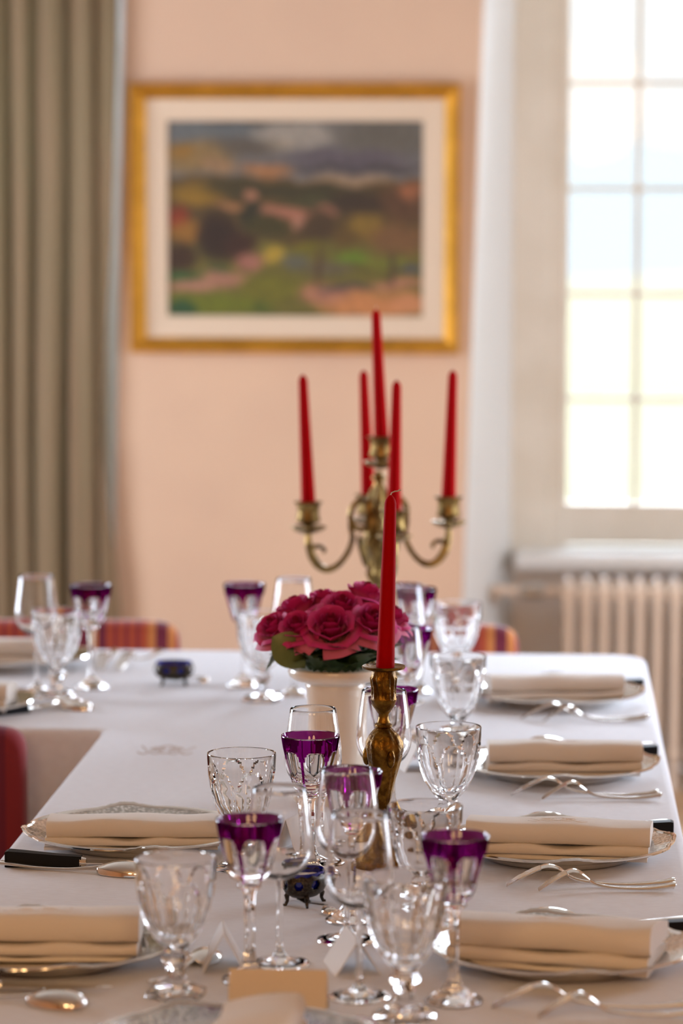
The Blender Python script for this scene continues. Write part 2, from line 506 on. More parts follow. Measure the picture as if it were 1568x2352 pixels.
# ------------------------------------------------------------------ framed painting
pa = empty('framed_painting', (-.645, YB, 1.19)); tag(pa, 'landscape oil painting in a wide gold frame with cream mat', 'painting')
x0, x1, z0, z1 = -.428, .428, 0.0, .697
fm = MB(); prof = [(0, 0), (0, -.038), (.006, -.046), (.014, -.044), (.028, -.028), (.037, -.022), (.040, -.018), (.040, 0)]
rings = []
for (d, y) in prof: rings.append([(x0 + d, y, z0 + d), (x1 - d, y, z0 + d), (x1 - d, y, z1 - d), (x0 + d, y, z1 - d)])
fm.add([p for r in rings for p in r], [(a * 4 + i, a * 4 + (i + 1) % 4, (a + 1) * 4 + (i + 1) % 4, (a + 1) * 4 + i) for a in range(len(prof) - 1) for i in range(4)])
fm.build('frame', 'gold_leaf', pa, angle=25)
mm = MB(); d0, d1 = .038, .092
for a_, b_, ya, yb in ((d0, d1, -.017, -.012), (d1, d1 + .004, -.012, -.007)):
    r0 = [(x0 + a_, ya, z0 + a_), (x1 - a_, ya, z0 + a_), (x1 - a_, ya, z1 - a_), (x0 + a_, ya, z1 - a_)]
    r1 = [(x0 + b_, yb, z0 + b_), (x1 - b_, yb, z0 + b_), (x1 - b_, yb, z1 - b_), (x0 + b_, yb, z1 - b_)]
    mm.add(r0 + r1, [(i, (i + 1) % 4, 4 + (i + 1) % 4, 4 + i) for i in range(4)])
mm.build('mat', 'passe_partout', pa, smooth=False)


def lin(c): return tuple((v / 255 / 12.92 if v / 255 <= .04045 else ((v / 255 + .055) / 1.055) ** 2.4) for v in c)


BL = [(.3, .05, .35, .07, (85, 88, 88)), (.5, .08, .18, .08, (138, 128, 115)), (.42, .13, .08, .03, (155, 140, 120)), (.12, .06, .12, .05, (92, 94, 92)), (.33, .0, .2, .03, (48, 45, 40)),
      (.85, .08, .2, .1, (88, 82, 72)), (.7, .2, .25, .05, (82, 74, 78)), (.3, .14, .15, .05, (82, 74, 64)), (.75, .25, .3, .02, (62, 55, 55)), (.12, .2, .15, .09, (124, 98, 58)), (.06, .15, .06, .04, (128, 92, 36)),
      (.38, .26, .1, .04, (145, 98, 60)), (.2, .24, .07, .05, (134, 103, 72)), (.7, .31, .2, .025, (136, 110, 84)), (.12, .38, .12, .06, (124, 92, 26)), (.25, .33, .12, .035, (62, 52, 26)),
      (.5, .36, .3, .04, (52, 47, 26)), (.65, .42, .2, .04, (58, 57, 32)), (.45, .47, .12, .03, (152, 97, 76)), (.33, .38, .03, .03, (155, 104, 78)), (.25, .43, .05, .02, (142, 97, 62)),
      (.62, .45, .05, .03, (146, 94, 72)), (.04, .5, .05, .06, (118, 45, 20)), (.08, .57, .08, .06, (130, 88, 32)), (.05, .7, .08, .08, (52, 32, 17)), (.2, .6, .08, .13, (40, 26, 17)),
      (.28, .64, .06, .08, (52, 30, 20)), (.33, .48, .05, .08, (36, 36, 22)), (.4, .55, .1, .06, (57, 51, 22)), (.52, .51, .02, .03, (165, 114, 92)), (.59, .54, .06, .1, (62, 46, 27)), (.75, .42, .12, .07, (52, 39, 27)),
      (.92, .42, .1, .1, (78, 52, 32)), (.95, .36, .05, .05, (134, 82, 52)), (.78, .55, .08, .07, (114, 88, 32)), (.9, .6, .12, .08, (104, 72, 42)), (.7, .6, .06, .05, (82, 62, 27)),
      (.72, .7, .07, .03, (85, 108, 26)), (.85, .71, .08, .03, (96, 97, 32)), (.42, .68, .05, .05, (158, 130, 44)), (.55, .64, .06, .03, (96, 87, 22)), (.5, .71, .05, .04, (84, 82, 68)),
      (.1, .84, .12, .03, (155, 108, 87)), (.22, .8, .1, .04, (150, 103, 82)), (.33, .72, .06, .05, (144, 92, 77)), (.06, .79, .08, .02, (46, 77, 36)), (.2, .76, .05, .02, (62, 72, 36)),
      (.2, .93, .22, .06, (92, 97, 22)), (.06, .96, .06, .04, (32, 66, 36)), (.4, .85, .12, .07, (97, 92, 26)), (.36, .95, .05, .04, (72, 82, 26)), (.62, .75, .1, .04, (87, 77, 56)),
      (.78, .93, .2, .08, (176, 114, 68)), (.6, .88, .1, .06, (154, 103, 77)), (.9, .83, .12, .03, (154, 103, 77)), (.95, .93, .1, .05, (178, 118, 77)), (.7, .85, .1, .015, (62, 52, 57)),
      (.95, .76, .05, .02, (62, 64, 77)), (.6, .75, .015, .1, (72, 52, 32)), (.87, .75, .012, .09, (62, 45, 34))]
gu, gv = 84, 62; cx0, cx1, cz0, cz1 = x0 + .09, x1 - .09, z0 + .09, z1 - .09
pm = MB(); pm.c = []
for j in range(gv + 1):
    for i in range(gu + 1):
        u = i / gu; v = j / gv; w = .025 * noise.noise((u * 9, v * 9, 1)); w2 = .025 * noise.noise((u * 9, v * 9, 7))
        uu = u + w; vv = v + w2
        c = Vector((95, 90, 86)) if vv < .3 else (Vector((78, 60, 30)) if vv < .62 else Vector((92, 84, 34)))
        for (bu, bv, ru, rv, bc) in BL:
            d = ((uu - bu) / ru) ** 2 + ((vv - bv) / rv) ** 2
            if d < 2.2:
                k = 1 / (1 + math.exp((d - .85) * 4.5)); c = c * (1 - k) + Vector(bc) * k
        c = c * (1 + .16 * noise.noise((u * 40, v * 26, 3)))
        pm.c.append(lin([max(0, min(255, q)) for q in c]))
pm.grid(lambda i, j: (cx0 + (cx1 - cx0) * i / gu, -.006 + .0015 * noise.noise((i * .8, j * .8, 0)), cz1 + (cz0 - cz1) * j / gv), gu, gv)
pm.build('canvas', 'oil_paint', pa)

# ------------------------------------------------------------------ tables and cloth
XE, XI, YN, YI, YFAR, XLEFT = .195, -.70, 2.55, 5.112, 6.03, -2.5
for nm, c, s, lab in (('dining_table', ((XE + XI) / 2, (YN + YI) / 2 - .02, 0), (XE - XI - .06, YI - YN - .10), 'long near dining table under the white cloth, running towards the far table'),
                      ('dining_table', ((XE + XLEFT) / 2, (YI + YFAR) / 2, 0), (XE - XLEFT - .06, YFAR - YI - .06), 'far dining table under the white cloth, set crosswise before the painting')):
    t_ = empty(nm, c); tag(t_, lab, 'table', 'dining tables under the cloth')
    MB().box((0, 0, .73), (s[0], s[1], .03), .004, 1).build('tabletop', 'dark_wood', t_, smooth=False)
    for sx in (-1, 1):
        for sy in (-1, 1):
            MB().tube([(sx * (s[0] / 2 - .08), sy * (s[1] / 2 - .08), .715), (sx * (s[0] / 2 - .08), sy * (s[1] / 2 - .08), 0)], [.034, .024], 10).build('leg', 'dark_wood', t_)


def rounded_outline(pts, rad, seg=6, step=.05):
    """closed outline with rounded corners, resampled; returns (point, outward normal)"""
    out = []; n = len(pts)
    for i in range(n):
        p0, p1, p2 = Vector(pts[i - 1]), Vector(pts[i]), Vector(pts[(i + 1) % n])
        a = (p0 - p1).normalized(); b = (p2 - p1).normalized(); r = rad[i]
        A = p1 + a * r; B = p1 + b * r
        for k in range(seg + 1):
            t = k / seg; out.append((1 - t) ** 2 * A + 2 * (1 - t) * t * p1 + t * t * B)
    res = []
    for i in range(len(out)):
        a, b = out[i], out[(i + 1) % len(out)]; L = (b - a).length; k = max(1, int(L / step))
        for q in range(k): res.append(a + (b - a) * q / k)
    nr = []
    for i in range(len(res)):
        t = (res[(i + 1) % len(res)] - res[i - 1]).normalized(); nr.append(Vector((t.y, -t.x)))
    return res, nr


ol, nr = rounded_outline([(XI, YN), (XE, YN), (XE, YFAR), (XLEFT, YFAR), (XLEFT, YI), (XI, YI)], [.03, .03, .075, .03, .03, .012])
cb = MB(); n = len(ol); prof = [(-.014, 0), (-.005, -.002), (-.001, -.007), (.001, -.016), (.014, -.09), (.030, -.17), (.050, -.262)]
rows = []
for k, (d, z) in enumerate(prof):
    for i in range(n):
        wv = 0 if k < 4 else (k - 3) * .007 * (math.sin(i * .55) + .6 * math.sin(i * .23 + 2) + .9)
        q_ = .2 if (nr[i].y < -.5 and ol[i].x < XI + .02 and ol[i].y > 5) else (.15 if nr[i].x > .5 else 1.0)
        p = ol[i] + nr[i] * ((d + wv) * q_ if k > 3 else d); cb.v.append((p.x, p.y, T + z))
for k in range(len(prof) - 1):
    for i in range(n):
        j = (i + 1) % n; cb.f.append((k * n + i, k * n + j, (k + 1) * n + j, (k + 1) * n + i))
cb.f.append(tuple(range(n)))
cloth = cb.build('tablecloth', 'linen', None, angle=60); tag(cloth, 'white damask tablecloth covering both joined tables', 'tablecloth')


def scroll(mb, cx, cy, s, z, r, sy=1.0):
    """scrolled monogram stitched in thread"""
    for sg in (-1, 1):
        pts = []
        for k in range(26):
            t = k / 25; a = t * 3.6 * PI; rr = s * (.30 - .22 * t)
            pts.append((cx + sg * (s * .35 + rr * math.cos(a)), cy + rr * .6 * math.sin(a), z))
        mb.tube(pts, r, 5)
        mb.tube([(cx + sg * s * (.05 + .2 * k), cy + s * .25 * math.sin(k * 1.6), z) for k in range(6)], r, 5)
        mb.tube([(cx + sg * s * (.1 + .16 * k), cy - s * .3 + s * .09 * math.cos(k * 2.1), z) for k in range(7)], r, 5)
    mb.tube([(cx + s * .28 * math.cos(k * .42), cy + s * .3 * math.sin(k * .42), z) for k in range(16)], r, 5)
    mb.v = [(x, cy + (y - cy) * sy, zz) for x, y, zz in mb.v]
    return mb


scroll(MB(), -.575, 4.93, .040, T - .0004, .0016, 3.0).build('monogram', 'embroidery_grey', cloth)

# ------------------------------------------------------------------ glasses
NS = 96


def flute_surface(mb, prof, n, ztop, arch, power, depth, lim0, lim1, flat, rows, want, pw_=2):
    """outer wall of a cut bowl: n arched flutes. want: None all faces, else keep(face in flute?)"""
    zs = [prof[-1][0] + (prof[0][0] - prof[-1][0]) * k / rows for k in range(rows + 1)]
    zb = prof[0][0]; pr = prof

    def inside(th, z):
        s = 2 * PI / n; a = (th % s) - s / 2; t = a / (s / 2)
        lim = lim0 + (lim1 - lim0) * (ztop - z) / max(1e-6, ztop - zb)
        if abs(t) >= lim: return 0, a, t
        za = ztop - arch * (abs(t) / lim) ** power
        return (1 if z <= za else 0), a, t

    def fn(i, j):
        th = 2 * PI * i / NS; z = zs[j]; R = lerp(pr, z); k, a, t = inside(th, z)
        if k:
            s = PI / n
            lim = lim0 + (lim1 - lim0) * (ztop - z) / max(1e-6, ztop - zb)
            Rf = R * math.cos(s * lim) / math.cos(a) if flat else R - depth * (1 - (abs(t) / lim) ** pw_)
            R = Rf if not flat else min(R, Rf - depth * .35)
        return (R * math.cos(th), R * math.sin(th), z)

    def skip(i, j):
        if want is None: return False
        th = 2 * PI * (i + .5) / NS; z = (zs[j] + zs[j + 1]) / 2
        return (inside(th, z)[0] == 1) != want
    mb.grid(fn, NS, rows, True, skip)


def make_purple():
    r = empty('purple_goblet'); tag(r, 'x', 'wine glass', 'purple overlay goblets')
    prof = [(.112, .0145), (.116, .0205), (.122, .0235), (.135, .0270), (.15, .0310), (.165, .0345), (.18, .0370)]
    ov = MB(); flute_surface(ov, prof, 6, .163, .013, 5, .0016, .80, .92, False, 40, False)
    ov.build('purple_overlay', 'purple_glass', r, fix=False, angle=50)
    bo = MB(); flute_surface(bo, prof, 6, .163, .013, 5, .0016, .80, .92, False, 40, True)
    bo.lathe([(.0370, .18), (.0366, .1812), (.0358, .1814), (.0350, .18), (.0322, .165), (.0288, .15), (.0247, .135), (.0212, .126), (.012, .1225), (0, .1215)], NS)
    # the wall's faces above must face outwards, the inside faces inwards
    b = bo.build('bowl', 'crystal', r, fix=False, angle=50)
    st = MB(); st.lathe([(.0145, .112), (.0125, .1095), (.0135, .107), (.0125, .1045), (.0085, .102), (.0065, .097), (.0055, .07), (.0052, .045), (.006, .03), (.009, .021), (.014, .015)], 8)
    s = st.build('stem', 'crystal', r, angle=20, fix=False)
    ft = MB(); ft.lathe([(.014, .015), (.022, .0095), (.029, .0055), (.0305, .0035), (.030, .0008), (.028, 0), (.020, .001), (0, .003)], 48)
    f = ft.build('foot', 'crystal', r, angle=40, fix=False)
    return r


def make_water():
    r = empty('water_goblet'); tag(r, 'x', 'water glass', 'cut crystal water goblets')
    prof = [(.054, .0135), (.058, .0180), (.066, .0250), (.078, .0320), (.092, .0375), (.108, .0412), (.125, .0428), (.15, .0440)]
    bo = MB(); flute_surface(bo, prof, 6, .131, .032, 3.0, .0033, .94, .985, False, 48, None, 4)
    bo.lathe([(.0440, .15), (.0436, .1512), (.0426, .1513), (.0416, .15), (.0385, .125), (.0350, .108), (.0304, .092), (.0240, .078), (.0150, .068), (.007, .0648), (0, .0642)], NS)
    bo.build('bowl', 'crystal', r, fix=False, angle=28)
    st = MB(); st.lathe([(.0135, .054), (.0115, .051), (.012, .049), (.0165, .044), (.0165, .040), (.012, .035), (.0098, .030), (.0098, .022), (.0135, .016)], 6)
    st.build('stem', 'crystal', r, fix=False, angle=15)
    ft = MB(); ft.lathe([(.0135, .016), (.026, .0105), (.0335, .0075), (.034, .0015), (.033, 0), (.02, .0008), (0, .003)], 6)
    ft.build('foot', 'crystal', r, fix=False, angle=15)
    return r


def make_wine():
    r = empty('wine_glass'); tag(r, 'x', 'wine glass', 'thin clear wine glasses')
    out = [(.0042, .096), (.010, .0975), (.020, .102), (.029, .110), (.0350, .122), (.0370, .134), (.0362, .150), (.0335, .172), (.0295, .2)]
    inn = [(.0287, .2), (.0326, .172), (.0353, .150), (.0361, .134), (.0341, .122), (.028, .111), (.018, .1035), (.008, .1002), (0, .0996)]
    o2 = smooth_prof(out, 4); i2 = smooth_prof(inn, 4)
    MB().lathe([tuple(p) for p in o2] + [(.0291, .2006)] + [tuple(p) for p in i2[:-1]] + [(0, .0996)], 64).build('bowl', 'wine_glass', r, fix=False, angle=60)
    MB().lathe([(.0042, .096), (.0036, .085), (.0032, .06), (.0033, .03), (.0045, .016), (.009, .0095)], 24).build('stem', 'wine_glass', r, fix=False, angle=60)
    MB().lathe([(.009, .0095), (.018, .0055), (.028, .0028), (.0340, .0018), (.0344, .0008), (.0335, 0), (.02, .0010), (0, .0025)], 64).build('foot', 'wine_glass', r, fix=False, angle=50)
    return r


U = make_purple(); Wg = make_water(); Cg = make_wine()
for root in (U, Wg, Cg):
    for ch in root.children:
        nm = ch.name.split('.')[0]
        if nm == 'bowl' or nm == 'purple_overlay':
            me = ch.data; bm = bmesh.new(); bm.from_mesh(me); fl_ = []
            top = max(v.co.z for v in bm.verts); k_out = None
            for f in bm.faces:
                c = f.calc_center_median(); rad_ = math.hypot(c.x, c.y); ang = math.atan2(c.y, c.x)
                # outer wall faces were added with rows >= 1; decide with the wall's own radius
                d = Vector((c.x, c.y, 0)).normalized() if rad_ > 1e-6 else Vector((0, 0, -1))
                f.tag = False
                ring = {'purple_goblet': [(.1215, 0), (.1225, .013), (.126, .0225), (.135, .0256), (.15, .0297), (.165, .0333), (.1805, .0360)],
                        'water_goblet': [(.0642, 0), (.0648, .009), (.068, .0155), (.078, .0250), (.092, .0315), (.108, .0362), (.125, .0391), (.1505, .0426)],
                        'wine_glass': [(.0990, 0), (.1000, .010), (.103, .0188), (.1105, .0285), (.122, .03455), (.134, .03655), (.150, .03575), (.172, .03305), (.2004, .0291)]}[root.name.split('.')[0]]
                mid = lerp(ring, c.z)
                inner = c.z > ring[0][0] and rad_ < mid
                ref = (-d + Vector((0, 0, .8))) if inner else (d + Vector((0, 0, -.15)))
                if c.z > top - .0008: ref = Vector((0, 0, 1))
                if f.normal.dot(ref) < 0: fl_.append(f)
            bmesh.ops.reverse_faces(bm, faces=fl_); bm.to_mesh(me); bm.free()
        else:
            me = ch.data; bm = bmesh.new(); bm.from_mesh(me); fl_ = []
            for f in bm.faces:
                c = f.calc_center_median(); d = Vector((c.x, c.y, 0))
                if d.length < 1e-5: d = Vector((0, 0, -1))
                ref = d.normalized() + Vector((0, 0, .4 if c.z > .0035 else -6))
                if f.normal.dot(ref) < 0: fl_.append(f)
            bmesh.ops.reverse_faces(bm, faces=fl_); bm.to_mesh(me); bm.free()

for i, (x, y, a, lab) in enumerate([
        (-.314, 3.465, .25, 'nearest left purple goblet, between a large crystal goblet and a clear wine glass'),
        (-.089, 3.388, .52, 'purple goblet nearest the camera on the right, rim darkest against the folded napkin'),
        (-.287, 4.012, .25, 'sharp purple goblet in front of the white vase, left of the brass candlestick'),
        (-.221, 3.765, .40, 'purple goblet seen through a clear wine glass, just in front of the candlestick foot'),
        (-.203, 4.398, .15, 'purple goblet half hidden behind the brass candlestick'),
        (-.205, 5.024, .3, 'purple goblet right of the red candle, at the level of the rose vase'),
        (-.215, 5.535, .1, 'farthest purple goblet on the right, beside the candelabra foot'),
        (-.514, 5.577, .5, 'purple goblet standing alone on the far table, left of the roses'),
        (-.777, 5.538, .3, 'purple goblet at the far left, in front of the striped chair and curtain')]):
    place(U, i, (x, y, T), a, lab)
for i, (x, y, a, lab) in enumerate([
        (-.387, 3.395, .35, 'large crystal water goblet at front left, beside the nearest left napkin'),
        (-.138, 3.318, .1, 'crystal water goblet at front right, overlapping the darkest purple goblet'),
        (-.132, 3.712, .5, 'crystal water goblet behind the darkest purple goblet, beside the candlestick foot'),
        (-.377, 4.048, .42, 'sharp crystal water goblet left of the purple goblet, beyond the left plate'),
        (-.121, 4.271, .2, 'sharp crystal water goblet right of the brass candlestick, beside a silver plate'),
        (-.126, 4.934, .6, 'third crystal water goblet up the right side, above the candlestick cup'),
        (-.145, 5.575, .3, 'farthest crystal water goblet on the right, in front of the striped chair'),
        (-.470, 5.420, .2, 'crystal water goblet behind the rose leaves, left of the white vase'),
        (-.820, 5.425, .4, 'crystal water goblet on the far left table, in front of the purple goblet')]):
    place(Wg, i, (x, y, T), a, lab)
for i, (x, y, a, lab) in enumerate([
        (-.288, 3.548, 0, 'clear wine glass behind the nearest left purple goblet, foot beside a place card'),
        (-.191, 3.405, 0, 'clear wine glass nearest the camera in the middle, before the candlestick'),
        (-.220, 3.668, 0, 'clear wine glass in front of a purple goblet, beside the blue salt cellar'),
        (-.290, 4.102, 0, 'clear wine glass behind the sharp purple goblet, in front of the vase'),
        (-.207, 4.262, 0, 'clear wine glass directly behind the brass candlestick'),
        (-.213, 4.901, 0, 'clear wine glass just right of the red candle, in front of a purple goblet'),
        (-.229, 5.428, 0, 'clear wine glass far right, in front of the farthest purple goblet'),
        (-.422, 5.496, 0, 'clear wine glass on the far table, rising behind the roses'),
        (-.867, 5.502, 0, 'large looking clear wine glass farthest left, in front of the curtain')]):
    place(Cg, i, (x, y, T), a, lab)

# ------------------------------------------------------------------ charger plates
def shell_bump(t):
    d = ((t + PI / 4) % (PI / 2)) - PI / 4
    return math.exp(-(d / .17) ** 2), math.exp(-((abs(d) - .30) / .07) ** 2)


def make_plate():
    r = empty('charger_plate'); tag(r, 'x', 'plate', 'silver charger plates')
    MB().lathe([(0, .004), (.06, .0042), (.098, .0048), (.104, .007), (.110, .0115), (.114, .0130)], 96).build('well', 'silver_polished', r, fix=False)

    def rim(prof, nm, m):
        mb = MB()

        def fn(i, j):
            t = 2 * PI * i / 144; q, z = prof[j]; b, c = shell_bump(t); k = max(0, (q - .114) / .036)
            rr = q + k * (.0042 * b - .0025 * c)
            rip = .0007 * math.sin(t * 60) * b * min(1, k * 2)
            return (rr * math.cos(t), rr * math.sin(t), z + k * k * .0055 * b + rip)
        mb.grid(fn, 144, len(prof) - 1, True); return mb.build(nm, m, r, fix=False, angle=50)
    rim([(.114, .0130), (.120, .0146), (.128, .0168), (.136, .0188), (.1435, .0203)], 'ornate_rim', 'silver_ornate')
    rim([(.1435, .0203), (.1455, .0225), (.1482, .0232), (.150, .0216), (.1496, .0196), (.146, .0186), (.130, .0142), (.114, .0095)], 'edge', 'silver_polished')
    MB().lathe([(.114, .0095), (.105, .004), (.098, .0005), (.094, 0), (.09, .0015), (0, .0016)], 96).build('underside', 'silver', r, fix=False)
    return r


PL = make_plate()
PLATES = [(.025, 5.450), (.025, 4.760), (.025, 4.168), (.025, 3.580), (-.530, 4.205), (-.552, 3.562), (-.965, 5.800), (-.984, 5.275), (-.300, 3.135)]
for i, ((x, y), lab) in enumerate(zip(PLATES, [
        'silver charger plate farthest along the right table edge, napkin on it',
        'silver charger plate second from the far right corner of the table',
        'sharp silver charger plate on the right with scalloped tip, above two crisp forks',
        'silver charger plate nearest on the right, cut by the frame edge',
        'sharp silver charger plate on the left with dark engraved rim and shell ornament',
        'silver charger plate at the lower left edge, goblet in front of its right rim',
        'silver charger plate on the far left table, by the striped chair',
        'bright silver plate tip at the left edge, near side of the far table',
        'silver charger plate at the bottom of the frame, nearest the camera'])):
    place(PL, i, (x, y, T), .06 * i, lab)

# ------------------------------------------------------------------ folded napkins
def make_napkin(seed, L=.228, D=.115, H=1.0):
    """a napkin folded in layers: the top fold is a fat soft roll, flatter folds show below its front"""
    mb = MB(); nx = 40
    # layers from the bottom: (z0, thickness, front y, back y)
    layers = [(0, .0070 * H, -D / 2 + .005, D / 2), (.0076 * H, .0112 * H, -D / 2 - .003, D / 2 - .004), (.0192 * H, .0255 * H, -D / 2 - .001, D / 2 - .006)]
    for li, (z0, th, ya, yb) in enumerate(layers):
        ring = []
        m = 10
        for k in range(m + 1):      # rounded front
            a = -PI / 2 - PI * k / m; ring.append((ya + th * .42 + th * .42 * math.cos(a), z0 + th / 2 + th / 2 * math.sin(a)))
        for k in range(1, 9): ring.append((ya + .015 + (yb - ya - .015) * k / 8, z0 + th * (1 - .45 * (k / 8) ** 2)))
        for k in range(8, 0, -1): ring.append((ya + .015 + (yb - ya - .015) * k / 8, z0 + .0008))
        n_ = len(ring); rows = []

        def fn(i, j, ring=ring, z0=z0, th=th, li=li):
            u = j / nx; x = -L / 2 + L * u + (.0018 * (li - 1)); y, z = ring[i]
            f = (z - z0) / th
            sag = .0022 * noise.noise((x * 22, seed * 3.1, li)) + .0014 * math.sin(x * 45 + seed + li)
            wv = .0042 * noise.noise((x * 14, seed * 7.7 + y * 6, 5 + li * .2))
            e = math.exp(-((u - .5) / .12) ** 2) * (.0022 if li < 2 else 0)
            zz = z + (z0 / .03) * wv * .6 + f * (wv * .8 if li == 2 else sag) - e * f
            return (x, y + .003 * noise.noise((x * 9, z * 30, seed)), zz)
        b0 = len(mb.v); mb.grid(fn, n_, nx, True)
        mb.f.append(tuple(b0 + q for q in reversed(range(n_)))); mb.f.append(tuple(b0 + nx * n_ + q for q in range(n_)))
    return mb.build('folded_napkin', 'napkin_linen', None, angle=60)


NAP = [(.020, 5.452, .15, 1, 'white napkin folded on the farthest right plate'),
       (.034, 4.765, .05, 2, 'white napkin folded on the second plate from the far right corner'),
       (.026, 4.160, -.07, 3, 'sharp white napkin with stitched scroll monogram on the right plate'),
       (.022, 3.560, -.22, 4, 'white napkin with a wavy top on the nearest right plate'),
       (-.532, 4.185, .08, 5, 'white napkin on the dark rimmed silver plate at left'),
       (-.560, 3.565, .06, 6, 'white napkin on the lower left plate, cut by the frame edge'),
       (-.985, 5.795, -.1, 7, 'white napkin on the far left plate before the striped chair'),
       (-.988, 5.280, 0, 8, 'white napkin end on the bright plate at the left edge'),
       (-.283, 3.105, PI / 2 - .03, 9, 'white napkin pointing at the camera on the bottom plate')]
for i, (x, y, a, sd, lab) in enumerate(NAP):
    o = make_napkin(sd, L=.236 if i == 2 else .226, D=.088 if i == 8 else .115, H=(1.0, 1.05, 1.08, 1.22, .86, 1.15, 1.1, 1, 1)[i])
    o.location = (x, y, T + .0055); o.rotation_euler = (0, 0, a); tag(o, lab, 'napkin', 'folded white napkins')
    if i in (1, 2, 3, 5):
        mb = scroll(MB(), 0, -.022, .036, 0, .0005)
        # lay the stitches on the top of the roll
        me = o.data; tops = [(v.co.x, v.co.y, v.co.z) for v in me.vertices if v.co.z > .030]
        nv = []
        for (px, py, pz) in mb.v:
            zz = max((t for t in tops), key=lambda t: -((t[0] - px) ** 2 + (t[1] - py) ** 2))[2]
            nv.append((px, py, zz - .0001 + pz))
        mb.v = nv; mb.build('monogram', 'embroidery', o)

# ------------------------------------------------------------------ cutlery
def make_fork(L):
    r = empty('fork'); tag(r, 'x', 'fork', 'silver forks, tines down')
    k = L / .208
    hp = smooth_prof([(.078 * k, 0, .0135), (.092 * k, 0, .0085), (.12 * k, 0, .0048), (.16 * k, 0, .0042), (.19 * k, 0, .0065), (.205 * k, 0, .0085), (L, 0, .0080)], 4)
    ws = [(.0, .0040), (.25, .0034), (.45, .0034), (.7, .0052), (.85, .0078), (.94, .0080), (1, .004)]
    mb = MB(); N = len(hp) - 1
    mb.tube(hp, [max(.002, lerp(ws, i / N)) for i in range(N + 1)], 10, flat=.58)
    mb.build('handle', 'silver', r)
    hd = MB(); top = smooth_prof([(0, 0, .0018), (.018 * k, 0, .0125), (.036 * k, 0, .0215), (.052 * k, 0, .0262), (.066 * k, 0, .0225), (.078 * k, 0, .0135)], 5)
    # tines
    for q in (-1.5, -.5, .5, 1.5):
        pts = [(p.x, q * .0056 * (1 if p.x > .01 else .9), p.z) for p in top if p.x <= .045 * k]
        hd.tube(pts, [.0011 + .0009 * min(1, i / 4) for i in range(len(pts))], 8, flat=.75)
    # palm
    pp = [p for p in top if p.x >= .040 * k]; n_ = len(pp) - 1

    def pf(i, j):
        p = pp[j]; t = j / n_; w = lerp([(0, .0108), (.3, .0112), (.6, .0088), (.85, .0045), (1, .0036)], t)
        a = 2 * PI * i / 12
        return (p.x, w * math.cos(a), p.z + .0015 * math.sin(a) + .0012 * (1 - math.cos(a) ** 2))
    hd.grid(pf, 12, n_, True); b0 = len(hd.v) - 12 * (n_ + 1)
    hd.f.append(tuple(b0 + q for q in range(12))); hd.f.append(tuple(b0 + 12 * n_ + q for q in range(12)))
    hd.build('head', 'silver_polished', r)
    return r


def make_spoon(L, bw=.0215, bl=.068, bh=.019):
    """spoon lying face down: the bowl is a dome"""
    r = empty('spoon'); tag(r, 'x', 'spoon', 'silver spoons, bowl down'); k = L / .2
    mb = MB()

    def f(i, j):
        t = j / 16; s = t * PI; w = bw * (math.sin(s) ** .62) * (1 + .10 * math.cos(s)); x = bl * .5 * (1 - math.cos(s)); a = PI * i / 16
        h = bh * math.sin(s) ** .8
        return (x, w * math.cos(a), .0010 + h * math.sin(a) ** .9 * (.9 + .1 * math.cos(s)) + .008 * max(0, (t - .75) / .25) ** 2)
    mb.grid(f, 16, 16); mb.grid(lambda i, j: tuple(Vector(f(i, j)) * 1 + Vector((0, 0, -.0012)) if 0 < i < 16 else Vector(f(i, j))), 16, 16)
    mb.build('bowl', 'silver_polished', r, angle=70)
    hp = smooth_prof([(bl - .004, 0, .0095), (bl + .012, 0, .0075), (bl + .04, 0, .0042), (L * .75, 0, .0042), (L * .92, 0, .0068), (L, 0, .0075)], 5)
    ws = [(.0, .0034), (.25, .0028), (.5, .0030), (.75, .0062), (.92, .0072), (1, .003)]; N = len(hp) - 1
    MB().tube(hp, [lerp(ws, i / N) for i in range(N + 1)], 10, flat=.42).build('handle', 'silver', r)
    return r


def make_knife(L=.225):
    r = empty('table_knife'); tag(r, 'x', 'knife', 'black handled knives')
    hb = MB(); hl_ = .098
    rows = [(L - hl_, .0075, .0060), (L - hl_ + .03, .0082, .0068), (L - .02, .0100, .0085), (L - .004, .0105, .0090), (L, .0098, .0084)]
    for (x, hz, hy) in rows: hb.v += [(x, -hy, .0002), (x, hy, .0002), (x, hy, 2 * hz), (x, -hy, 2 * hz)]
    for q in range(len(rows) - 1):
        for i in range(4): hb.f.append((q * 4 + i, q * 4 + (i + 1) % 4, q * 4 + 4 + (i + 1) % 4, q * 4 + 4 + i))
    hb.f += [(3, 2, 1, 0), tuple((len(rows) - 1) * 4 + i for i in range(4))]
    hb.build('handle', 'black_resin', r, smooth=False)
    bl = MB(); n_ = 14
    for q in range(n_ + 1):
        t = q / n_; x = (L - hl_) * t; w = .0095 * (1 - (1 - t) ** 3.2)
        bl.v += [(x, -.0095, .0068), (x, -.0095 + 2 * w + .0002, .0068), (x, -.0095 + 2 * w + .0002, .0080), (x, -.0095, .0084)]
    for q in range(n_):
        for i in range(4): bl.f.append((q * 4 + i, q * 4 + (i + 1) % 4, q * 4 + 4 + (i + 1) % 4, q * 4 + 4 + i))
    bl.f += [(3, 2, 1, 0), tuple(n_ * 4 + i for i in range(4))]
    bl.build('blade', 'silver_polished', r, angle=30)
    MB().tube([(L - hl_ - .006, 0, .0075), (L - hl_ + .002, 0, .0075)], [.0052, .0075], 10).build('bolster', 'silver', r)
    return r


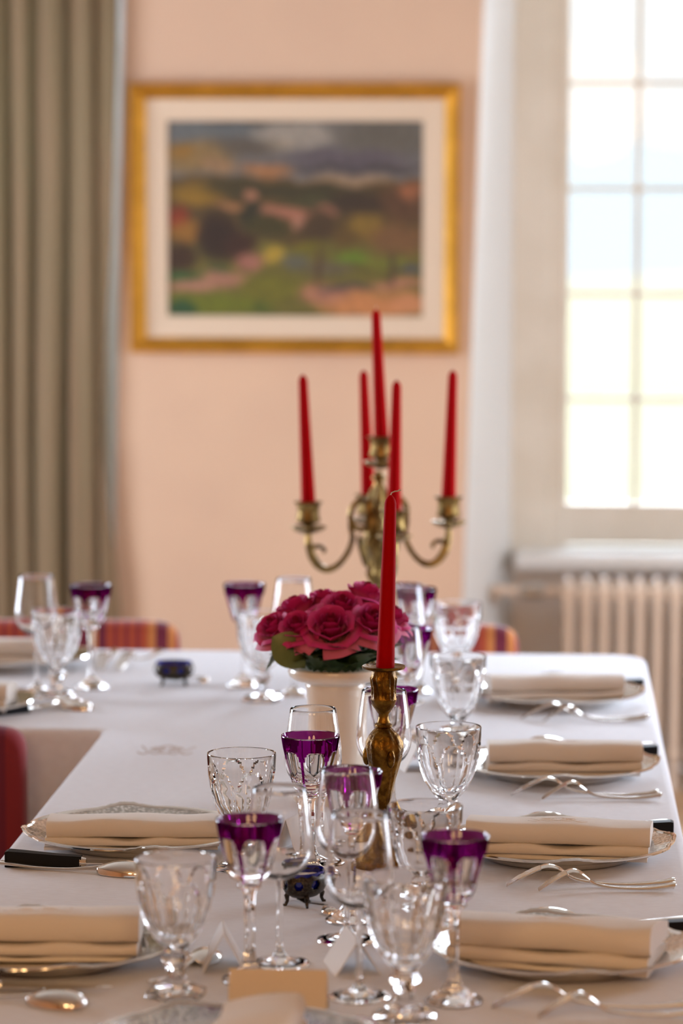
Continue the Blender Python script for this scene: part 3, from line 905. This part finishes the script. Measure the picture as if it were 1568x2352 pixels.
FK = make_fork(.208); FD = make_fork(.168); SP = make_spoon(.2); KN = make_knife()
SD = make_spoon(.165, .018, .056, .016)
SD['group'] = 'dessert spoons, bowl down'
WH = ['farthest right setting', 'second right setting from the far corner', 'sharp right setting', 'nearest right setting']
for i, (x, y, a) in enumerate([(-.030, 5.262, -.02), (-.040, 4.583, -.03), (-.040, 3.974, .03), (-.048, 3.368, 0)]):
    place(FK, i, (x, y, T), a, 'longer silver fork, tines down, at the ' + WH[i])
for i, (x, y, a) in enumerate([(.005, 5.232, .0), (.004, 4.553, .02), (0, 3.948, .05), (.001, 3.330, .04)]):
    place(FD, i, (x, y, T), a, 'shorter silver fork, tines down, at the ' + WH[i])
for i, (x, y, a, lab) in enumerate([
        (-.015, 5.648, 0, 'silver spoon beyond the plate at the farthest right setting'),
        (-.022, 4.992, 0, 'silver spoon beyond the plate at the second right setting from the far corner'),
        (-.022, 4.372, .0, 'silver spoon beyond the napkin at the sharp right setting'),
        (-.018, 3.778, 0, 'silver spoon beyond the napkin at the nearest right setting'),
        (-.490, 4.005, PI - .16, 'silver spoon with a gold glint in front of the dark rimmed plate at left'),
        (-.475, 3.335, PI - .28, 'silver spoon with orange glint at the bottom left corner')]):
    place(SP, i, (x, y, T), a, lab)
for i, (x, y, a, lab) in enumerate([
        (-.045, 5.584, 0, 'black handled knife at the far right corner of the table'),
        (-.045, 4.904, 0, 'black handled knife behind the second right plate from the far corner'),
        (-.045, 4.306, 0, 'sharp black handled knife behind the monogrammed napkin'),
        (-.035, 3.714, 0, 'black handled knife behind the nearest right plate, at the frame edge'),
        (-.455, 4.046, PI - .02, 'black handled knife under the rim of the sharp left plate'),
        (-.455, 3.392, PI - .06, 'knife whose dark blade tip shows beside the bottom left spoon'),
        (-.748, 5.352, PI + .70, 'black handled knife beside the bright plate at the left edge')]):
    place(KN, i, (x, y, T), a, lab)
for i, (x, y, a, lab) in enumerate([
        (-.365, 3.580, PI + 1.25, 'dessert spoon behind the front left water goblet, beside a place card'),
        (-.765, 5.335, PI - .5, 'dessert spoon with brown bowl on the far left table, by the knife'),
        (-.742, 5.300, PI - .25, 'dessert spoon lying outermost beside the glasses of the far left table')]):
    place(SD, i, (x, y, T), a, lab)
for i, (x, y, lab) in enumerate([(-.790, 5.735, 'silver fork nearer the plate on the far left table'), (-.758, 5.745, 'silver fork farther from the plate on the far left table')]):
    o = copy_tree(FK); o.location = (x, y, T); o.rotation_euler = (0, 0, PI / 2 - .25 * i); o['label'] = lab

# ------------------------------------------------------------------ candles
def make_candle(name, r0, L):
    c = empty(name); tag(c, 'x', 'candle', 'red taper candles')
    pr = [(0, 0), (r0, 0), (r0, .004)] + [(r0 * (1 - .36 * t), L * t * .95) for t in (.2, .4, .6, .8, 1)] + [(r0 * .55, L * .968), (r0 * .38, L * .984), (r0 * .18, L * .996), (0, L)]
    MB().lathe(pr, 28).build('wax', 'candle_wax', c, angle=50)
    return c


def place_candle(o, loc, lean, yaw):
    o.location = loc; o.rotation_euler = (0, lean, 0)


# near candlestick
st = empty('candlestick', (-.200, 4.11, T)); tag(st, 'short gilt brass candlestick with twisted fluting, one red candle', 'candlestick')


def twist(n_, d, tw):
    return lambda t, j, r: r * (1 + d * math.cos(n_ * t + tw * j))


MB().lathe([(0, 0), (.050, 0), (.052, .004), (.050, .010), (.043, .014), (.038, .022), (.030, .030), (.020, .040), (.013, .050), (.009, .062), (.0085, .072)], 64, rf=lambda t, j, r: r * (1 + (.035 * math.cos(10 * t + .3 * j) if 2 < j < 8 else 0))).build('base', 'gilt_brass', st)
bp_ = [(.0085, .072), (.0095, .080), (.0125, .095), (.0160, .110), (.0195, .125), (.0225, .138), (.0240, .149), (.0235, .157), (.0190, .166), (.0130, .172), (.0100, .175)]
MB().lathe(bp_, 64, rf=lambda t, j, r: r * (1 + .05 * math.cos(3 * t) * (1 if 3 < j < 9 else 0) + .025 * math.cos(12 * t))).build('baluster', 'gilt_brass', st)
for k in range(3):
    a = -PI / 2 + .5 + k * 2 * PI / 3; mb = MB()
    mb.grid(lambda i, j: tuple(Vector((math.cos(a) * .0215, math.sin(a) * .0215, .138)) + Vector((math.cos(i * PI / 5) * math.sin(j * PI / 8) * .0055, math.sin(i * PI / 5) * math.sin(j * PI / 8) * .0055, math.cos(j * PI / 8) * .012))), 10, 8, True)
    mb.build('mask_relief', 'gilt_brass', st)
MB().lathe([(.0100, .175), (.0115, .177), (.0115, .180), (.0085, .182), (.0065, .188), (.0068, .193), (.0095, .197), (.0145, .204), (.0165, .210)], 48).build('knop', 'gilt_brass', st)
MB().lathe([(.0165, .210), (.0172, .212), (.0160, .214), (.0155, .220), (.0158, .228), (.0168, .236), (.0172, .240), (.0158, .243), (.0150, .250)], 72, rf=lambda t, j, r: r * (1 + (.055 * math.cos(14 * t + .55 * j) if 2 < j < 7 else 0))).build('candle_cup', 'gilt_brass', st)
MB().lathe([(.0145, .250), (.022, .2505), (.0275, .2525), (.0282, .2545), (.0272, .2555), (.022, .2535), (.0125, .2535), (0, .253)], 48).build('drip_pan', 'gilt_brass', st)

cn = make_candle('taper_candle', .0118, .222)
MB().tube([(0, 0, .2215), (.001, 0, .2245), (.005, 0, .2265), (.009, .0, .2270), (.0105, 0, .2285), (.013, 0, .2280)], .0008, 6).build('wick', 'wick', cn)
cn.location = (-.198, 4.11, T + .2534); cn.rotation_euler = (0, .028, 0); cn['label'] = 'sharp red taper candle in the short brass candlestick'

# candelabra
CX, CY = -.286, 5.68
ca = empty('candelabra', (CX, CY, T)); tag(ca, 'tall five light bronze candelabra with scrolled arms, behind the roses', 'candelabra')
MB().lathe([(0, 0), (.062, 0), (.064, .006), (.058, .014), (.046, .020), (.038, .030), (.024, .040), (.016, .055), (.012, .075), (.0145, .10), (.017, .125), (.013, .15), (.010, .165)], 48, rf=lambda t, j, r: r * (1 + (.05 * math.cos(8 * t) if j > 3 else 0))).build('base', 'bronze', ca)
MB().lathe([(.010, .165), (.017, .178), (.021, .19), (.016, .20), (.020, .215), (.027, .232), (.029, .245), (.022, .256), (.025, .27), (.023, .29), (.024, .305), (.019, .322), (.013, .337), (.0085, .347), (.0080, .352), (.0130, .357), (.0125, .361), (.0070, .365), (.0060, .370)], 60, rf=lambda t, j, r: r * (1 + (.14 * math.cos(5 * t + .7 * j) + .05 * math.cos(11 * t - j) if 0 < j < 13 else 0))).build('stem', 'bronze', ca)
for k in range(3):     # loose acanthus leaves on the stem
    a = .6 + k * 2.1
    MB().tube([(math.cos(a) * q, math.sin(a) * q, z) for q, z in ((.012, .19), (.026, .205), (.036, .235), (.040, .252), (.034, .258))], [.004, .009, .010, .006, .002], 8, flat=.4).build('acanthus_leaf', 'bronze', ca)


def cup_parts(root, dx, dy, z, s=1.0):
    o = (dx, dy, z); g = 1.32
    MB().lathe([(.004, 0), (.012, .002), (.024, .007), (.031, .0125), (.0305, .0140), (.022, .0105), (.006, .0095)], 36, o, rf=lambda t, j, r: r * (1 + (.05 * math.cos(7 * t) if 1 < j < 6 else 0))).build('bobeche', 'bronze', root)
    MB().lathe([(.006, .0095), (.0055, .014), (.0085, .017)] + [(r * g, q) for r, q in [(.0150, .022), (.0160, .026), (.0140, .033), (.0138, .044), (.0152, .051), (.0160, .054)]] + [(.0250, .0552), (.0256, .0568), (.0250, .0575), (.0140, .0572), (0, .057)], 40, o, rf=lambda t, j, r: r * (1 + (.03 * math.cos(10 * t) if 3 < j < 8 else 0))).build('candle_cup', 'bronze', root)


cup_parts(ca, .004, 0, .3735)
ARM = [(.020, .268), (.040, .270), (.050, .288), (.047, .306), (.034, .318), (.020, .312), (.013, .298)]
ARM2 = [(.050, .288), (.050, .270), (.047, .250), (.058, .222), (.075, .203), (.092, .197), (.108, .205), (.119, .222), (.1245, .242), (.1255, .262)]
tops = []
for k, (ang, dz) in enumerate(((PI + .22, .000), (.235, .006), (PI / 2 + .20, .0), (-PI / 2 + .26, -.004))):
    ux, uy = math.cos(ang), math.sin(ang); am = MB()
    p1 = [(ux * q, uy * q, z + dz) for q, z in [tuple(v) for v in smooth_prof(ARM, 5)]]
    am.tube(p1, [.0054] * (len(p1) - 4) + [.0052, .0046, .004, .003], 8)
    p2 = [(ux * q, uy * q, z + dz) for q, z in [tuple(v) for v in smooth_prof(ARM2, 5)]]
    am.tube(p2, [lerp([(0, .0046), (.4, .0052), (.75, .0082), (.9, .0070), (1, .0050)], i / (len(p2) - 1)) for i in range(len(p2))], 8)
    sc_ = [(.121, .232), (.114, .238), (.104, .238), (.097, .232), (.0985, .226)]
    p3 = [(ux * q, uy * q, z + dz) for q, z in [tuple(v) for v in smooth_prof(sc_, 4)]]
    am.tube(p3, [.0055] * 4 + [.004] * (len(p3) - 7) + [.0035, .003, .002], 8)
    am.tube([(ux * .012, uy * .012, .27 + dz), (ux * .03, uy * .03, .268 + dz), (ux * .05, uy * .05, .271 + dz)], [.006, .004, .004], 8)
    arm = am.build('arm', 'bronze', ca)
    cup_parts(arm, ux * .1255, uy * .1255, .260 + dz)
    tops.append((ux * .1255, uy * .1255, .260 + dz + .0573))
c2 = make_candle('taper_candle', .0128, .224)
MB().tube([(0, 0, .2235), (.0005, 0, .2265), (.0012, 0, .2290)], .0007, 6).build('wick', 'wick', c2)
for i, ((dx, dy, dz), lean, lab) in enumerate(((tops[0], -.044, 'leftmost red taper candle of the candelabra'), (tops[1], .028, 'rightmost red taper candle of the candelabra'),
                                       (tops[2], -.042, 'red taper candle on the rear arm, just left of the tallest candle'), (tops[3], .018, 'red taper candle on the front arm, just right of the tallest candle'),
                                       ((.004, 0, .4308), -.046, 'tallest red taper candle at the top of the candelabra'))):
    o = c2 if i == 0 else copy_tree(c2)
    o.location = (CX + dx, CY + dy, T + dz); o.rotation_euler = (0, lean, 0); o['label'] = lab

# ------------------------------------------------------------------ vase with roses
VX, VY = -.289, 4.53
va = MB().lathe([(0, 0), (.048, 0), (.050, .004), (.049, .012), (.042, .020), (.0405, .035), (.0408, .06), (.0412, .09), (.0398, .108), (.0392, .122), (.0396, .145), (.0408, .160), (.0425, .1655), (.0415, .168), (.046, .171),
                 (.058, .1740), (.0650, .1790), (.0672, .1850), (.0655, .1905), (.061, .1920), (.056, .189), (.044, .175), (.036, .16), (.034, .10), (.034, .02), (0, .018)], 64).build('vase', 'porcelain', None, (VX, VY, T), angle=40)
tag(va, 'white porcelain urn vase with flared rim, holding pink roses', 'vase')

petal_meshes = []


def petal_mesh(R, H, w, curl, base_z, colA, colB, seed, droop=0.0):
    mb = MB(); mb.c = []; nu, nv = 12, 9

    def fn(i, j):
        u = (i / nu - .5) * 2; v = j / nv
        edge = (1 - .16 * abs(u) ** 3)
        r = R * (.22 + .78 * math.sin(min(1, v * 1.05) * PI / 2) ** .9)
        z = base_z + H * v * edge
        if v > .62:
            q = (v - .62) / .38; r += curl * R * q ** 1.6; z -= (curl * .35 + droop) * H * q ** 2
        a = u * w * (.35 + .65 * math.sin(min(1, v + .18) * PI / 2)) * (1 - .22 * max(0, v - .6) / .4 * abs(u))
        r += .05 * R * noise.noise((u * 1.5, v * 2, seed))
        return (r * math.cos(a), r * math.sin(a), z)
    for j in range(nv + 1):
        for i in range(nu + 1):
            v = j / nv; t = min(1, max(0, (v - .25) / .65)); mb.c.append(tuple(colA[q] * (1 - t) + colB[q] * t for q in range(3)))
    mb.grid(fn, nu, nv)
    return mb


DEEP, MID, PALE, CREAM = (.29, .003, .06), (.60, .018, .20), (.62, .12, .24), (.64, .30, .27)


def make_rose():
    r = empty('rose'); tag(r, 'x', 'rose', 'pink roses in the white vase')
    rings = [(3, .15, 1.02, 1.35, .06, .08, DEEP, DEEP, 0), (4, .30, 1.06, 1.05, .14, .04, DEEP, MID, 0), (5, .47, 1.04, .86, .20, 0, DEEP, MID, 0), (5, .64, .98, .80, .26, -.03, PALE, MID, .06), (5, .80, .80, .80, .34, -.06, CREAM, MID, .22), (4, .90, .62, .72, .40, -.07, CREAM, PALE, .40)]
    for q, (n_, R, H, w, curl, bz, ca_, cb_, dr) in enumerate(rings):
        for k in range(n_):
            mb = petal_mesh(R, H, w, curl, bz, ca_, cb_, q * 7 + k, dr)
            mb.xf(Matrix.Rotation(2 * PI * k / n_ + q * .5, 4, 'Z')); mb.build('petal', 'petal', r, fix=False, angle=180)
    MB().lathe([(0, -.06), (.20, -.04), (.26, .03), (.22, .10), (0, .12)], 14).build('calyx', 'stem_green', r)
    MB().tube([(0, 0, -.03), (.02, 0, -1.0), (.04, 0, -1.9)], .055, 8).build('stem', 'stem_green', r)
    return r


def leaf_mb(L, wd, bend, fold=.18):
    mb = MB(); nv = 10

    def fn(i, j):
        t = j / nv; w = wd * math.sin(PI * min(1, t * 1.02) ** .8) * (i - 3) / 3
        x = L * math.sin(bend * t) / bend; z = -L * (1 - math.cos(bend * t)) / bend
        return (x, w, z + abs(w) * fold + .0006 * math.sin(t * 30 + i))
    mb.grid(fn, 6, nv); return mb


rs = make_rose()
random.seed(11)
ROSES = [(-.078, -.012, .248, .031, 'leftmost small pink rose above the pale leaf'), (-.050, .022, .264, .036, 'pink rose at the upper left of the bouquet'),
         (-.002, -.042, .250, .041, 'large pink rose facing the camera at the bouquet front'), (.010, -.004, .274, .034, 'pink rose above the large front rose'),
         (.048, -.026, .258, .036, 'pink rose partly behind the red candle'), (-.018, .044, .272, .034, 'pink rose at the back left of the bouquet'),
         (.036, .038, .282, .036, 'highest pink rose of the bouquet'), (.070, .014, .258, .032, 'rightmost pink rose hidden by the red candle'),
         (-.044, -.034, .250, .034, 'pink rose with pale outer petals left of the front rose')]
for i, (dx, dy, z, s, lab) in enumerate(ROSES):
    o = rs if i == 0 else copy_tree(rs)
    o.location = (VX + dx, VY + dy, T + z - .012); o.scale = (s, s, s); o['label'] = lab
    tl = Vector((dx * 6.5, dy * 5.0 - (.50 if i in (2, 3, 8, 4, 0) else .15), 1)).normalized()
    q = Vector((0, 0, 1)).rotation_difference(tl); q2 = q.to_matrix().to_4x4() @ Matrix.Rotation(i * 1.3, 4, 'Z')
    o.rotation_euler = q2.to_euler()
lf = MB()
LEAVES = []
for k in range(34):
    a = -PI / 2 + (k - 16.5) * .185; LEAVES.append((a, .046 + .012 * (k % 3), .193 + .012 * (k % 2), -.05 - .35 * (k % 3) / 2, 'leaf_green'))
for k in range(20):
    LEAVES.append((-PI / 2 + (k - 9.5) * .314, .050, .186, -.62 - .1 * (k % 2), 'leaf_green'))
for gname, lab, sel in (('leafy_stem', 'dark green rose leaves fanning over the right of the vase rim', [k for k in range(34) if k > 21] + [k for k in range(48, 54)]), ('leafy_stem', 'dark green rose leaves under the front blooms', [k for k in range(34) if 11 <= k <= 21] + [k for k in range(40, 48)]), ('leafy_stem', 'dark green rose leaves spreading over the left of the vase rim', [k for k in range(34) if k < 11] + [k for k in range(34, 40)])):
    e = empty(gname, (VX, VY, T + .17)); tag(e, lab, 'leaves', 'rose foliage in the vase')
    MB().tube([(0, 0, -.12), (0, 0, .03)], .0025, 6).build('stem', 'stem_green', e)
    for k in sel:
        a, d, z, el, m = LEAVES[k]
        o = leaf_mb(.058, .021, .9).build('leaf', m, e, fix=False, angle=180)
        o.location = (math.cos(a) * d * .75, math.sin(a) * d * .75, z - .168); o.rotation_euler = (random.uniform(-.3, .3), el - .55, a)
e = empty('leafy_stem', (VX, VY, T + .17)); tag(e, 'pale green leaf hanging over the left vase rim', 'leaves', 'rose foliage in the vase')
MB().tube([(0, 0, -.1), (-.02, -.01, .02), (-.045, -.03, .055)], .0018, 6).build('stem', 'stem_green', e)
o = leaf_mb(.072, .026, 1.0).build('leaf', 'leaf_pale', e, fix=False, angle=180); o.location = (-.084, -.062, .072); o.rotation_euler = (1.1, .62, -.15)
o = leaf_mb(.056, .018, .8).build('leaf', 'leaf_green', e, fix=False, angle=180); o.location = (-.055, -.03, .055); o.rotation_euler = (.5, .35, PI + .12)
o = leaf_mb(.050, .016, .8).build('leaf', 'leaf_green', e, fix=False, angle=180); o.location = (-.060, -.01, .072); o.rotation_euler = (-.6, -.25, PI - .2)

# ------------------------------------------------------------------ salt cellars
def make_cellar():
    r = empty('salt_cellar'); tag(r, 'x', 'salt cellar', 'salt cellars with blue liners')
    pr = [(.012, .62), (.016, .86), (.022, .98), (.028, 1.02), (.033, 1.0), (.036, .94), (.038, .93)]
    A, B = .034, .024

    def fn(i, j):
        t = 2 * PI * i / 96; z = .0115 + .0265 * j / 20; s = lerp(pr, z)
        if j == 20: z += .0010 * math.cos(12 * t)
        return (A * s * math.cos(t), B * s * math.sin(t), z)

    def hole(i, j):
        a = (i % 12) - 5.5; b = j - 11.5
        return (a / 2.9) ** 2 + (b / 4.2) ** 2 < 1
    fr = MB(); fr.grid(fn, 96, 20, True, hole); o = fr.build('pierced_frame', 'silver_antique', r)
    sm = o.modifiers.new('s', 'SOLIDIFY'); sm.thickness = .0014; sm.offset = 0
    MB().grid(lambda i, j: (A * lerp(pr, .012 + .001 * j) * .9 * math.cos(i * PI / 48), B * lerp(pr, .012 + .001 * j) * .9 * math.sin(i * PI / 48), .0125 + .0285 * j / 20 * 1.02), 96, 20, True).build('glass_liner', 'cobalt', r)
    MB().grid(lambda i, j: (A * .8 * (1 - j / 6) * math.cos(i * PI / 16), B * .8 * (1 - j / 6) * math.sin(i * PI / 16), .0335 + .0022 * j / 6 + .0014 * noise.noise((i * 2.3, j * 1.7, 0))), 32, 6, True).build('salt', 'salt_white', r)['kind'] = 'stuff'
    MB().lathe([(0, .0120), (.6, .0125), (.64, .0118), (0, .0105)], 48, rf=lambda t, j, q: q * A).xf(Matrix.Diagonal((1, B / A, 1, 1))).build('floor_plate', 'silver_antique', r)
    for k in range(4):
        a = PI / 4 + k * PI / 2; cx, cy_ = A * .80 * math.cos(a), B * .80 * math.sin(a)
        MB().tube([(cx * .85, cy_ * .85, .018), (cx * 1.02, cy_ * 1.02, .012), (cx * .98, cy_ * .98, .006), (cx * 1.08, cy_ * 1.08, .0015), (cx * 1.2, cy_ * 1.2, .0012)], [.0028, .0034, .0022, .0020, .0016], 8).build('foot', 'silver_antique', r)
    return r


SC = make_cellar()
place(SC, 0, (-.283, 3.858, T), 1.15, 'dark silver salt cellar with blue liner, near the centre beside the wine glass feet')
place(SC, 1, (-.639, 5.590, T), .08, 'dark silver salt cellar with blue liner alone on the far table')
ss = make_spoon(.075, .0095, .022, .009); ss['group'] = 'salt spoons'; ss['category'] = 'spoon'; ss.name = 'salt_spoon'
place(ss, 0, (-.243, 3.795, T), PI - 1.0 - PI, 'small brown salt spoon beside the near salt cellar')
ss.rotation_euler = (0, 0, 2.2)
place(ss, 1, (-.580, 5.628, T), PI + .25, 'small salt spoon beside the far salt cellar')

# ------------------------------------------------------------------ place cards
def card(x, y, a, w, h, lab, m='card_white', spread=.022):
    r = MB(); t = .0007
    for s in (-1, 1):
        r.hull([(-w / 2, s * spread, 0), (w / 2, s * spread, 0), (w / 2, s * (spread - .0014), 0), (-w / 2, s * (spread - .0014), 0)],
               [(-w / 2, s * t, h), (w / 2, s * t, h), (w / 2, 0, h - .0004), (-w / 2, 0, h - .0004)])
    o = r.build('place_card', m, None, (x, y, T), smooth=False); o.rotation_euler = (0, 0, a); tag(o, lab, 'place card', 'folded place cards')
    return o


c0 = card(-.272, 3.335, -.01, .103, .046, 'cream place card facing the camera behind the bottom plate', 'card')
mb = MB()
for k, x in enumerate((-.006, .012)):
    mb.tube([(x + .0017 * i, -.0118 + .00001 * i, .0225 + .0018 * math.sin(i * 2.1 + k)) for i in range(8)], .0004, 5)
hw = mb.build('handwriting', 'ink', c0); hw.location = (0, -.0006, 0)
card(-.350, 3.535, PI / 2 + .12, .070, .044, 'white place card seen end on, behind the front left goblet', spread=.024)
card(-.312, 4.200, PI / 2 - .45, .075, .042, 'white place card behind the sharp purple goblet and wine glass', spread=.02)
card(-.206, 3.535, PI / 2 + .25, .075, .040, 'place card between the two middle wine glasses, its top a low ridge', spread=.026)
card(-.190, 4.800, PI / 2 + .3, .075, .040, 'white place card behind the candlestick, beside a far purple goblet', spread=.022)

# ------------------------------------------------------------------ chairs
def make_chair():
    r = empty('dining_chair'); tag(r, 'x', 'chair', 'striped dining chairs')
    # backrest: a padded panel with rounded corners, front of the chair is +y
    mb = MB(); Wd, z0, z1, th = .44, .50, .775, .052; n_ = 40; ring = []
    for k in range(n_):
        t = 2 * PI * k / n_; c, s = math.cos(t), math.sin(t)
        ring.append((Wd / 2 * math.copysign(abs(c) ** .22, c), (z0 + z1) / 2 + (z1 - z0) / 2 * math.copysign(abs(s) ** .22, s)))
    lv = [(-th / 2, .88), (-th / 2 + .004, .95), (-th / 2 + .016, 1.0), (th / 2 - .016, 1.0), (th / 2 - .004, .95), (th / 2, .88)]
    zc = (z0 + z1) / 2
    for (y, s) in lv:
        q = 1 - (1 - s) * .9
        for (x, z) in ring: mb.v.append((x * (1 - (1 - s) * .35), y + .012 * (1 - (2 * x / Wd) ** 2) * -1, zc + (z - zc) * q))
    for a in range(len(lv) - 1):
        for k in range(n_):
            j = (k + 1) % n_; mb.f.append((a * n_ + k, a * n_ + j, (a + 1) * n_ + j, (a + 1) * n_ + k))
    mb.f.append(tuple(reversed(range(n_)))); mb.f.append(tuple((len(lv) - 1) * n_ + k for k in range(n_)))
    mb.build('backrest', 'striped_fabric', r, angle=60)
    MB().box((0, .235, .43), (.45, .42, .075), .025, 3).build('seat', 'striped_fabric', r, angle=60)
    MB().box((0, .235, .375), (.43, .40, .04), .004, 1).build('seat_rail', 'dark_wood', r, smooth=False)
    for sx in (-1, 1):
        MB().tube([(sx * .19, .01, .52), (sx * .19, .02, .38), (sx * .195, .0, .2), (sx * .20, -.04, 0)], [.017, .019, .017, .013], 10).build('leg', 'dark_wood', r)
        MB().tube([(sx * .195, .42, .37), (sx * .195, .42, 0)], [.02, .013], 10).build('leg', 'dark_wood', r)
    return r


CH = make_chair()
place(CH, 0, (-1.025, 5.005, 0), 0, 'red striped chair at the left edge, in the inner corner of the tables')
place(CH, 1, (-.922, 6.24, 0), PI + .05, 'red and orange striped chair behind the far table, left of the painting centre')
place(CH, 2, (-.262, 6.24, 0), PI, 'red striped chair behind the far table, right end by the window reveal')
